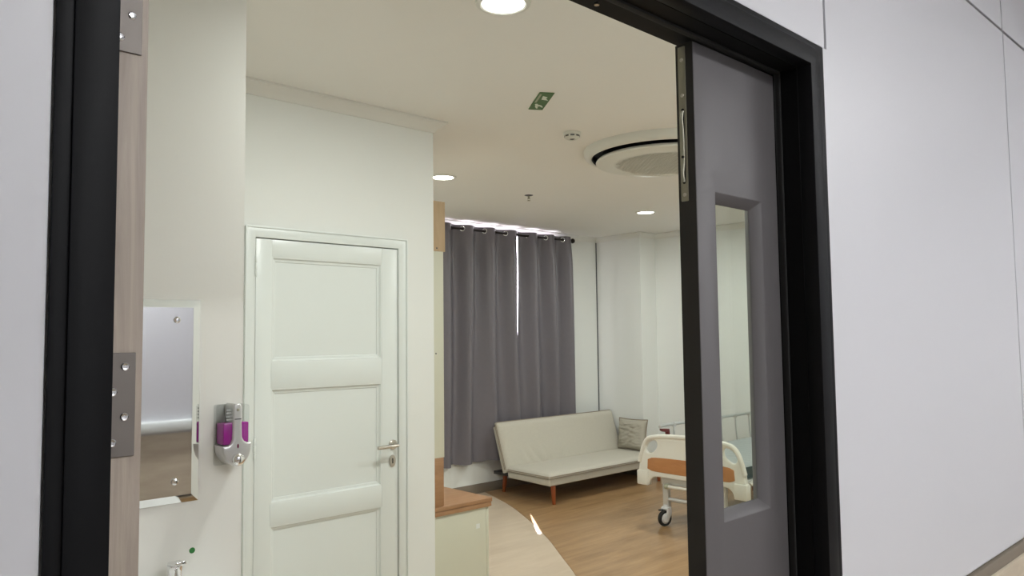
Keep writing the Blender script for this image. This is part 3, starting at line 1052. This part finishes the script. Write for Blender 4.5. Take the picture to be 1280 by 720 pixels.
# cushion leaning on the column at the sofa's right end
cu = thing('cushion', 'crinkled beige square cushion leaning on the wall at the right end of the sofa', 'cushion', (6.74, 5.42, 0.30))
bm = BM()
n = 34
cw, ch = 0.40, 0.33
T, B = [], []
rr = random.Random(4)
for j in range(n + 1):
    v = j / n * 2 - 1
    rt, rb = [], []
    for i in range(n + 1):
        u = i / n * 2 - 1
        pin = 1 - 0.05 * (1 - abs(u)) * 0 
        y = u * cw / 2 * (1 - 0.06 * (1 - v * v))
        z = v * ch / 2 * (1 - 0.05 * (1 - u * u))
        h = 0.060 * (max(0, (1 - u ** 4)) * max(0, (1 - v ** 4))) ** 0.6
        cr = 0.022 * (abs(noise.noise(Vector((u * 1.6, v * 5.0 + u, 3.1)))) + 0.5 * noise.noise(Vector((u * 4.0, v * 9.0, 7.7))))
        edge = max(0, (1 - u ** 6)) * max(0, (1 - v ** 6))
        rt.append(Vector((-h - cr * edge, y, z)))
        rb.append(Vector((h * 0.7, y, z)))
    T.append(rt)
    B.append(rb)
mt = Matrix.Translation((6.765, 5.375, 0.30 + ch / 2)) @ Matrix.Rotation(radians(8), 4, 'Y') @ Matrix.Rotation(radians(-3), 4, 'Z')
VT = [[bm.verts.new(mt @ p) for p in r] for r in T]
VB_ = [[bm.verts.new(mt @ p) for p in r] for r in B]
for j in range(n):
    for i in range(n):
        bm.faces.new((VT[j][i], VT[j + 1][i], VT[j + 1][i + 1], VT[j][i + 1]))
        bm.faces.new((VB_[j][i], VB_[j][i + 1], VB_[j + 1][i + 1], VB_[j + 1][i]))
bmesh.ops.remove_doubles(bm, verts=bm.verts, dist=0.0008)
bmesh.ops.recalc_face_normals(bm, faces=bm.faces)
link('cover', bm, 'cushion_fabric', cu, smooth=70)
rim = []
for u, v in [(a / 10 - 1, -1) for a in range(20)] + [(1, a / 10 - 1) for a in range(20)] + [(1 - a / 10, 1) for a in range(20)] + [(-1, 1 - a / 10) for a in range(20)]:
    rim.append(mt @ Vector((0, u * (cw / 2 + 0.004) * (1 - 0.06 * (1 - v * v)), v * (ch / 2 + 0.004) * (1 - 0.05 * (1 - u * u)))))
link('flange', tube(rim, 0.006, 6, closed=True), 'sofa_piping', cu)

# ------------------------------------------------------------------ hospital bed
BX, BYC = 5.20, 3.56
bed = thing('hospital_bed', 'white hospital bed with orange-brown footboard insert, seen behind the grey door leaf', 'bed', (6.15, BYC, 0.003))


def board(x, parent, name, h=0.0):
    """end board of moulded plastic; local outline is symmetric about the bed axis"""
    right = [(0.40, 0.316), (0.498, 0.316), (0.506, 0.325), (0.508, 0.430), (0.497, 0.440), (0.487, 0.50), (0.470, 0.57), (0.447, 0.640), (0.425, 0.680),
             (0.395, 0.707), (0.350, 0.724), (0.25, 0.737), (0.12, 0.742)]
    inner = [(0.0, 0.392), (0.30, 0.393), (0.345, 0.388), (0.372, 0.370), (0.388, 0.345), (0.392, 0.325)]
    half = inner + right
    half = [(u, v + h * max(0, (v - 0.45) / 0.29)) for u, v in half]
    outl = [(BYC + u, v) for u, v in half] + [(BYC, 0.7425 + h)] + [(BYC - u, v) for u, v in reversed(half[1:])]
    hole = []
    for sgn in (1, -1):
        pts = ellipse(0.365, 0.632 + h, 0.070, 0.043, 22, radians(-38))
        hole.append([(BYC + sgn * u, v) for u, v in pts])
    f = lambda u, v, d: (x + d + 0.05 * (0.742 - v) * 0.0, u, v)
    p = link(name, plate([outl] + hole, f, 0.019, 0.010, 3), 'bed_plastic', parent)
    # rounded hand rim along the top
    rim = [(BYC + 0.487, 0.50), (BYC + 0.462, 0.585), (BYC + 0.435, 0.650 + h), (BYC + 0.405, 0.688 + h), (BYC + 0.350, 0.712 + h), (BYC + 0.2, 0.728 + h), (BYC, 0.732 + h)]
    rim = rim + [(2 * BYC - u, v) for u, v in reversed(rim[:-1])]
    path = smooth_path([(x - 0.012, u, v) for u, v in rim], 5)
    link('hand_rim', tube(path, 0.019, 10), 'bed_plastic', p)
    ins = []
    for t in range(21):
        u = -0.40 + 0.80 * t / 20
        ins.append((BYC + u, 0.545 + 0.010 * (1 - (u / 0.40) ** 2) - 0.016 * abs(u / 0.40) ** 18))
    lo = []
    for t in range(21):
        u = 0.405 - 0.81 * t / 20
        lo.append((BYC + u, 0.436 - 0.004 * (1 - (u / 0.4) ** 2) + 0.016 * abs(u / 0.405) ** 18))
    link('wood_insert', plate([list(reversed(ins + lo))], lambda u, v, d: (x - 0.019 + d, u, v), 0.004, 0.003), 'bed_insert', p)
    for sgn in (1, -1):
        link('bumper_block', box(x - 0.030, x + 0.030, min(BYC + sgn * 0.398, BYC + sgn * 0.510), max(BYC + sgn * 0.398, BYC + sgn * 0.510), 0.314, 0.434, 0.010), 'bed_plastic', p)
    return p


board(BX, bed, 'footboard')
board(7.075, bed, 'headboard', 0.12)
# frame
for y in (BYC - 0.43, BYC + 0.43):
    link('side_beam', box(BX + 0.032, 7.05, y - 0.02, y + 0.02, 0.395, 0.445, 0.004), 'bed_steel', bed)
link('deck', box(BX + 0.035, 7.04, BYC - 0.41, BYC + 0.41, 0.425, 0.448, 0.003), 'bed_steel', bed)
# lifting legs and castors
for x, yy in ((5.245, BYC + 0.265), (5.245, BYC - 0.265), (6.95, BYC + 0.265), (6.95, BYC - 0.265)):
    wx = x - 0.03
    lg = link('leg', box(x - 0.020, x + 0.020, yy - 0.026, yy + 0.026, 0.150, 0.420, 0.004), 'bed_steel', bed)
    ca = link('castor', lathe([(0.0, 0.026), (0.030, 0.024), (0.044, 0.012), (0.044, -0.012), (0.030, -0.024), (0, -0.026)], (wx - 0.005, yy, 0.066), (0.25, 1, 0), 24), 'castor_white', bed)
    link('tyre', lathe([(0.044, 0.017), (0.058, 0.017), (0.0625, 0.010), (0.0625, -0.010), (0.058, -0.017), (0.044, -0.017)], (wx - 0.005, yy, 0.0658), (0.25, 1, 0), 28), 'rubber_black', ca)
    fk = BM()
    add(fk, lathe([(0.0, 0.062), (0.020, 0.060), (0.026, 0.045), (0.024, 0.0), (0, -0.002)], (x - 0.008, yy, 0.110), (0, 0, 1), 18))
    for s in (-1, 1):
        add(fk, prism([(wx + 0.045, 0.155), (wx + 0.050, 0.10), (wx + 0.012, 0.052), (wx - 0.016, 0.054), (wx - 0.022, 0.085), (wx - 0.010, 0.140), (wx + 0.01, 0.158)],
                      lambda u, v, d: (u, yy + d, v), s * 0.030 - 0.004, s * 0.030 + 0.004, 0.003))
    add(fk, box(wx - 0.012, wx + 0.045, yy - 0.034, yy + 0.034, 0.132, 0.152, 0.008, 3))
    link('fork', fk, 'castor_white', ca)
    link('brake_pedal', box(wx - 0.052, wx - 0.02, yy + 0.004, yy + 0.030, 0.128, 0.138, 0.003), 'black_metal', ca)
for x in (5.245, 6.95):
    link('cross_bar', cyl((x, BYC - 0.27, 0.215), (x, BYC + 0.27, 0.215), 0.017, n=14), 'bed_steel', bed)
cr = link('crank_tube', cyl((5.20, BYC + 0.215, 0.325), (5.20, BYC - 0.235, 0.325), 0.013, n=14), 'bed_plastic', bed)
link('crank_knob', lathe([(0, 0), (0.018, 0.002), (0.022, 0.012), (0.022, 0.030), (0.015, 0.040), (0, 0.042)], (5.20, BYC + 0.212, 0.325), (0, 1, 0), 18), 'sign_strip', cr)
link('frame_plate', box(5.222, 5.232, BYC - 0.30, BYC + 0.30, 0.335, 0.40, 0.003), 'bed_steel', bed)
# raised far rail
ry = BYC + 0.405
fr_ = link('side_rail', tube(smooth_path([(5.36, ry, 0.775), (5.42, ry, 0.785), (5.6, ry, 0.785), (6.2, ry, 0.785), (6.75, ry, 0.785), (6.88, ry, 0.78), (6.93, ry, 0.75)], 5), 0.0135, 10), 'bed_rail_metal', bed)
for k in range(6):
    x = 5.56 + k * 0.247
    link('post', tube(smooth_path([(x, ry, 0.78), (x + 0.008, ry + 0.004, 0.70), (x + 0.020, ry + 0.004, 0.60), (x + 0.035, ry + 0.002, 0.535)], 4), 0.0075, 8), 'bed_rail_metal', fr_)
    link('clamp', box(x - 0.014, x + 0.014, ry - 0.015, ry + 0.015, 0.762, 0.800, 0.004), 'bed_rail_metal', fr_)
link('lower_tube', cyl((5.48, ry + 0.002, 0.535), (6.92, ry + 0.002, 0.535), 0.012, n=12), 'bed_rail_metal', fr_)
rc = link('rail_latch', prism([(5.372, 0.760), (5.470, 0.752), (5.478, 0.705), (5.452, 0.700), (5.446, 0.728), (5.40, 0.732), (5.372, 0.745)], lambda u, v, d: (u, d, v), ry - 0.022, ry + 0.012, 0.004), 'red_plastic', fr_)
# folded near rail
ny = BYC - 0.475
nr = link('folded_rail', tube(smooth_path([(5.30, ny + 0.01, 0.415), (5.36, ny, 0.440), (5.6, ny, 0.445), (6.2, ny, 0.445), (6.85, ny, 0.445)], 5), 0.016, 10), 'bed_plastic', bed)
link('rail_latch', box(5.33, 5.42, ny - 0.018, ny + 0.018, 0.365, 0.418, 0.006), 'brown_plastic', nr)
link('lower_tube', cyl((5.42, ny, 0.34), (6.85, ny, 0.34), 0.012, n=12), 'bed_rail_metal', nr)
for k in range(5):
    link('post', cyl((5.52 + k * 0.3, ny, 0.445), (5.62 + k * 0.3, ny, 0.34), 0.0075, n=8), 'bed_rail_metal', nr)

# mattress
mtt = thing('mattress', 'grey-teal quilted vinyl mattress lying on the hospital bed', 'mattress', (6.14, BYC, 0.4485))
bm = BM()
nx, ny_ = 90, 24
mx0, mx1, my0, my1, mz0, mz1 = BX + 0.045, 7.03, BYC - 0.425, BYC + 0.385, 0.4485, 0.560
top = []
for j in range(ny_ + 1):
    r = []
    for i in range(nx + 1):
        u, v = i / nx, j / ny_
        x, y = mx0 + (mx1 - mx0) * u, my0 + (my1 - my0) * v
        e = min(1, min(min(u, 1 - u) * (mx1 - mx0), min(v, 1 - v) * (my1 - my0)) / 0.03)
        q = 0.006 * abs(sin(pi * (x - mx0) / 0.105 + 0.12 * sin(y * 9))) ** 0.6
        r.append(bm.verts.new((x, y, mz1 - 0.020 * (1 - math.sqrt(max(0, 1 - (1 - e) ** 2))) + q * e)))
    top.append(r)
for j in range(ny_):
    for i in range(nx):
        bm.faces.new((top[j][i], top[j][i + 1], top[j + 1][i + 1], top[j + 1][i]))
link('top_cover', bm, 'mattress_vinyl', mtt, smooth=60)
link('side_border', box(mx0, mx1, my0, my1, mz0, mz1 - 0.021, 0.006), 'mattress_side', mtt)

# ------------------------------------------------------------------ ceiling fittings
DL = [(1.739, 1.903, 'large round ceiling downlight at the top edge, nearest the doorway'),
      (3.345, 4.319, 'round ceiling downlight beside the washroom wall corner'),
      (5.764, 4.367, 'round ceiling downlight beyond the round air conditioner'),
      (3.90, 1.75, 'round ceiling downlight hidden behind the closed door leaf'),
      (5.764, 1.903, 'round ceiling downlight hidden over the head of the bed')]
proto = None
for i, (x, y, lab) in enumerate(DL):
    if proto is None:
        dl = thing('downlight', lab, 'ceiling light', (x, y, CZ), 'round ceiling downlights')
        link('trim_ring', lathe([(0.074, -0.001), (0.074, -0.007), (0.080, -0.010), (0.094, -0.007), (0.096, 0.0)], (x, y, CZ), (0, 0, 1), 40), 'ac_white', dl)
        link('diffuser', lathe([(0, -0.0052), (0.0738, -0.0052), (0.0738, -0.001), (0, -0.001)], (x, y, CZ), (0, 0, 1), 40), 'lamp_glow', dl)
        proto = dl
    else:
        dl = copy_tree(proto)
        dl.location = (x, y, CZ)
        dl['label'] = lab
    area_light('downlight_lamp', (x, y, CZ - 0.0105), LAMP_W, LAMP_COL, 0.148)

# unseen ceiling panels added to light the corridor side
for i, x in enumerate((1.3, 4.2)):
    cl = thing('panel_light', ['rectangular panel light on the corridor ceiling across from the doorway', 'rectangular panel light farther along the corridor ceiling to the right'][i], 'ceiling light', (x, -1.2, 2.9), 'corridor panel lights')
    link('frame', prism(rrect(x - 0.61, x + 0.61, -1.36, -1.04, 0.005, 2), lambda u, v, d: (u, v, d), 2.888, 2.8995), 'ac_white', cl)
    link('diffuser', box(x - 0.59, x + 0.59, -1.34, -1.06, 2.8855, 2.8875), 'panel_glow', cl)
    area_light('panel_lamp', (x, -1.2, 2.884), CORR_W, CORR_COL, 1.18, 0.28)

# round cassette air conditioner
AC = Vector((3.91, 2.80, CZ))
ac = thing('ceiling_air_conditioner', 'large round white ceiling air conditioner with a black outlet ring', 'air conditioner', AC)
link('outer_flange', lathe([(0.458, -0.010), (0.457, -0.047), (0.462, -0.052), (0.476, -0.051), (0.490, -0.043), (0.500, -0.028), (0.506, -0.012), (0.507, 0)], AC, (0, 0, 1), 80), 'ac_white', ac)
link('outlet_ring', lathe([(0.4565, -0.0475), (0.4555, -0.050), (0.450, -0.046), (0.446, -0.008), (0.385, -0.008), (0.405, -0.038), (0.4235, -0.0615)], AC, (0, 0, 1), 80), 'ac_black', ac)
link('inner_disc', lathe([(0.4236, -0.0616), (0.431, -0.073), (0.427, -0.081), (0.400, -0.088), (0.350, -0.093), (0.325, -0.095), (0.318, -0.091), (0.312, -0.0875), (0, -0.0875)], AC, (0, 0, 1), 80), 'ac_white', ac)
gm = BM()
hexr = 0.0165
rows_ = int(0.31 / (hexr * 1.5)) + 1
for q in range(-rows_, rows_ + 1):
    for r_ in range(-rows_, rows_ + 1):
        gx = hexr * 1.5 * q
        gy = hexr * math.sqrt(3) * (r_ + 0.5 * (q % 2))
        gx, gy = gx * cos(0.35) - gy * sin(0.35), gx * sin(0.35) + gy * cos(0.35)
        if math.hypot(gx, gy) > 0.298:
            continue
        ri = hexr * 0.55
        ro = hexr * 0.985
        a = [gm.verts.new((AC.x + gx + ro * cos(k * pi / 3 + 0.35), AC.y + gy + ro * sin(k * pi / 3 + 0.35), AC.z - 0.0922)) for k in range(6)]
        b = [gm.verts.new((AC.x + gx + ri * cos(k * pi / 3 + 0.35), AC.y + gy + ri * sin(k * pi / 3 + 0.35), AC.z - 0.0920)) for k in range(6)]
        c = [gm.verts.new((AC.x + gx + ri * cos(k * pi / 3 + 0.35), AC.y + gy + ri * sin(k * pi / 3 + 0.35), AC.z - 0.0910)) for k in range(6)]
        for k in range(6):
            l = (k + 1) % 6
            gm.faces.new((a[l], a[k], b[k], b[l]))
            gm.faces.new((b[l], b[k], c[k], c[l]))
g_ = link('grille', gm, 'ac_grille', ac, smooth=0, kind='stuff')

# exit sign stuck on the ceiling
e0, e1 = Vector((2.520, 2.510)), Vector((2.665, 2.736))
el = (e1 - e0).length
eu = (e1 - e0).normalized()
ev = Vector((eu.y, -eu.x))
sg = thing('exit_sign', 'green exit sign with white pictograms flat on the ceiling', 'sign', (2.622, 2.605, CZ))


def sfn(u, v, d):
    p = e0 + eu * u + ev * v
    return (p.x, p.y, CZ - d)


link('sign_plate', prism([(0, 0), (el, 0), (el, 0.072), (0, 0.072)], sfn, 0.0002, 0.004), 'sign_green', sg)
link('text_strip', prism([(0.02, 0.006), (0.150, 0.006), (0.150, 0.016), (0.02, 0.016)], sfn, 0.0041, 0.0045), 'sign_strip', sg)
link('arrow', prism([(0.045, 0.026), (0.100, 0.030), (0.110, 0.066), (0.085, 0.050), (0.060, 0.052)], sfn, 0.0041, 0.0046), 'sign_pale', sg)
man = BM()
add(man, prism(ellipse(0.178, 0.022, 0.010, 0.008, 12), sfn, 0.0041, 0.0046))
add(man, prism([(0.186, 0.018), (0.222, 0.024), (0.246, 0.036), (0.240, 0.042), (0.214, 0.034), (0.206, 0.044), (0.226, 0.060), (0.220, 0.064), (0.192, 0.050), (0.184, 0.036)], sfn, 0.0041, 0.0046))
link('running_figure', man, 'sign_pale', sg)

# smoke detector and sprinkler
p = Vector((3.172, 2.905, CZ))
sm = thing('smoke_detector', 'small round white smoke detector beside the air conditioner', 'smoke detector', p)
link('base', lathe([(0, -0.001), (0.050, -0.001), (0.052, -0.006), (0.048, -0.014), (0.044, -0.016)], p + Vector((0, 0, 0.001)), (0, 0, 1), 32), 'detector_white', sm)
link('head', lathe([(0.044, -0.014), (0.042, -0.030), (0.030, -0.038), (0.022, -0.040), (0.021, -0.036), (0, -0.036)], p, (0, 0, 1), 32), 'detector_white', sm)
sl = BM()
for k in range(8):
    a = k * pi / 4
    q = p + Vector((0.0425 * cos(a), 0.0425 * sin(a), -0.022))
    bb = box(-0.011, 0.011, -0.0012, 0.0012, -0.004, 0.004)
    bb.transform(Matrix.Translation(q) @ Matrix.Rotation(a + pi / 2, 4, 'Z'))
    add(sl, bb)
link('vent_slot', sl, 'print_dark', sm)
link('sensor', lathe([(0, -0.0372), (0.014, -0.0372), (0.014, -0.036)], p, (0, 0, 1), 18), 'hole_black', sm)
p = Vector((4.322, 4.447, CZ))
sp = thing('sprinkler', 'small metal sprinkler head hanging from the ceiling in front of the curtains', 'sprinkler', p)
link('escutcheon', lathe([(0, -0.006), (0.020, -0.006), (0.034, -0.002), (0.035, 0)], p, (0, 0, 1), 24), 'print_dark', sp)
link('nozzle', lathe([(0.009, -0.005), (0.009, -0.022), (0.006, -0.030), (0, -0.030)], p, (0, 0, 1), 14), 'bolt_steel', sp)
link('frame_arm', tube([p + Vector((0.010, 0, -0.02)), p + Vector((0.012, 0, -0.034)), p + Vector((0, 0, -0.044)), p + Vector((-0.012, 0, -0.034)), p + Vector((-0.010, 0, -0.02))], 0.002, 6), 'bolt_steel', sp)
link('deflector', lathe([(0, -0.044), (0.014, -0.044), (0.014, -0.046), (0, -0.047)], p, (0, 0, 1), 16), 'bolt_steel', sp)
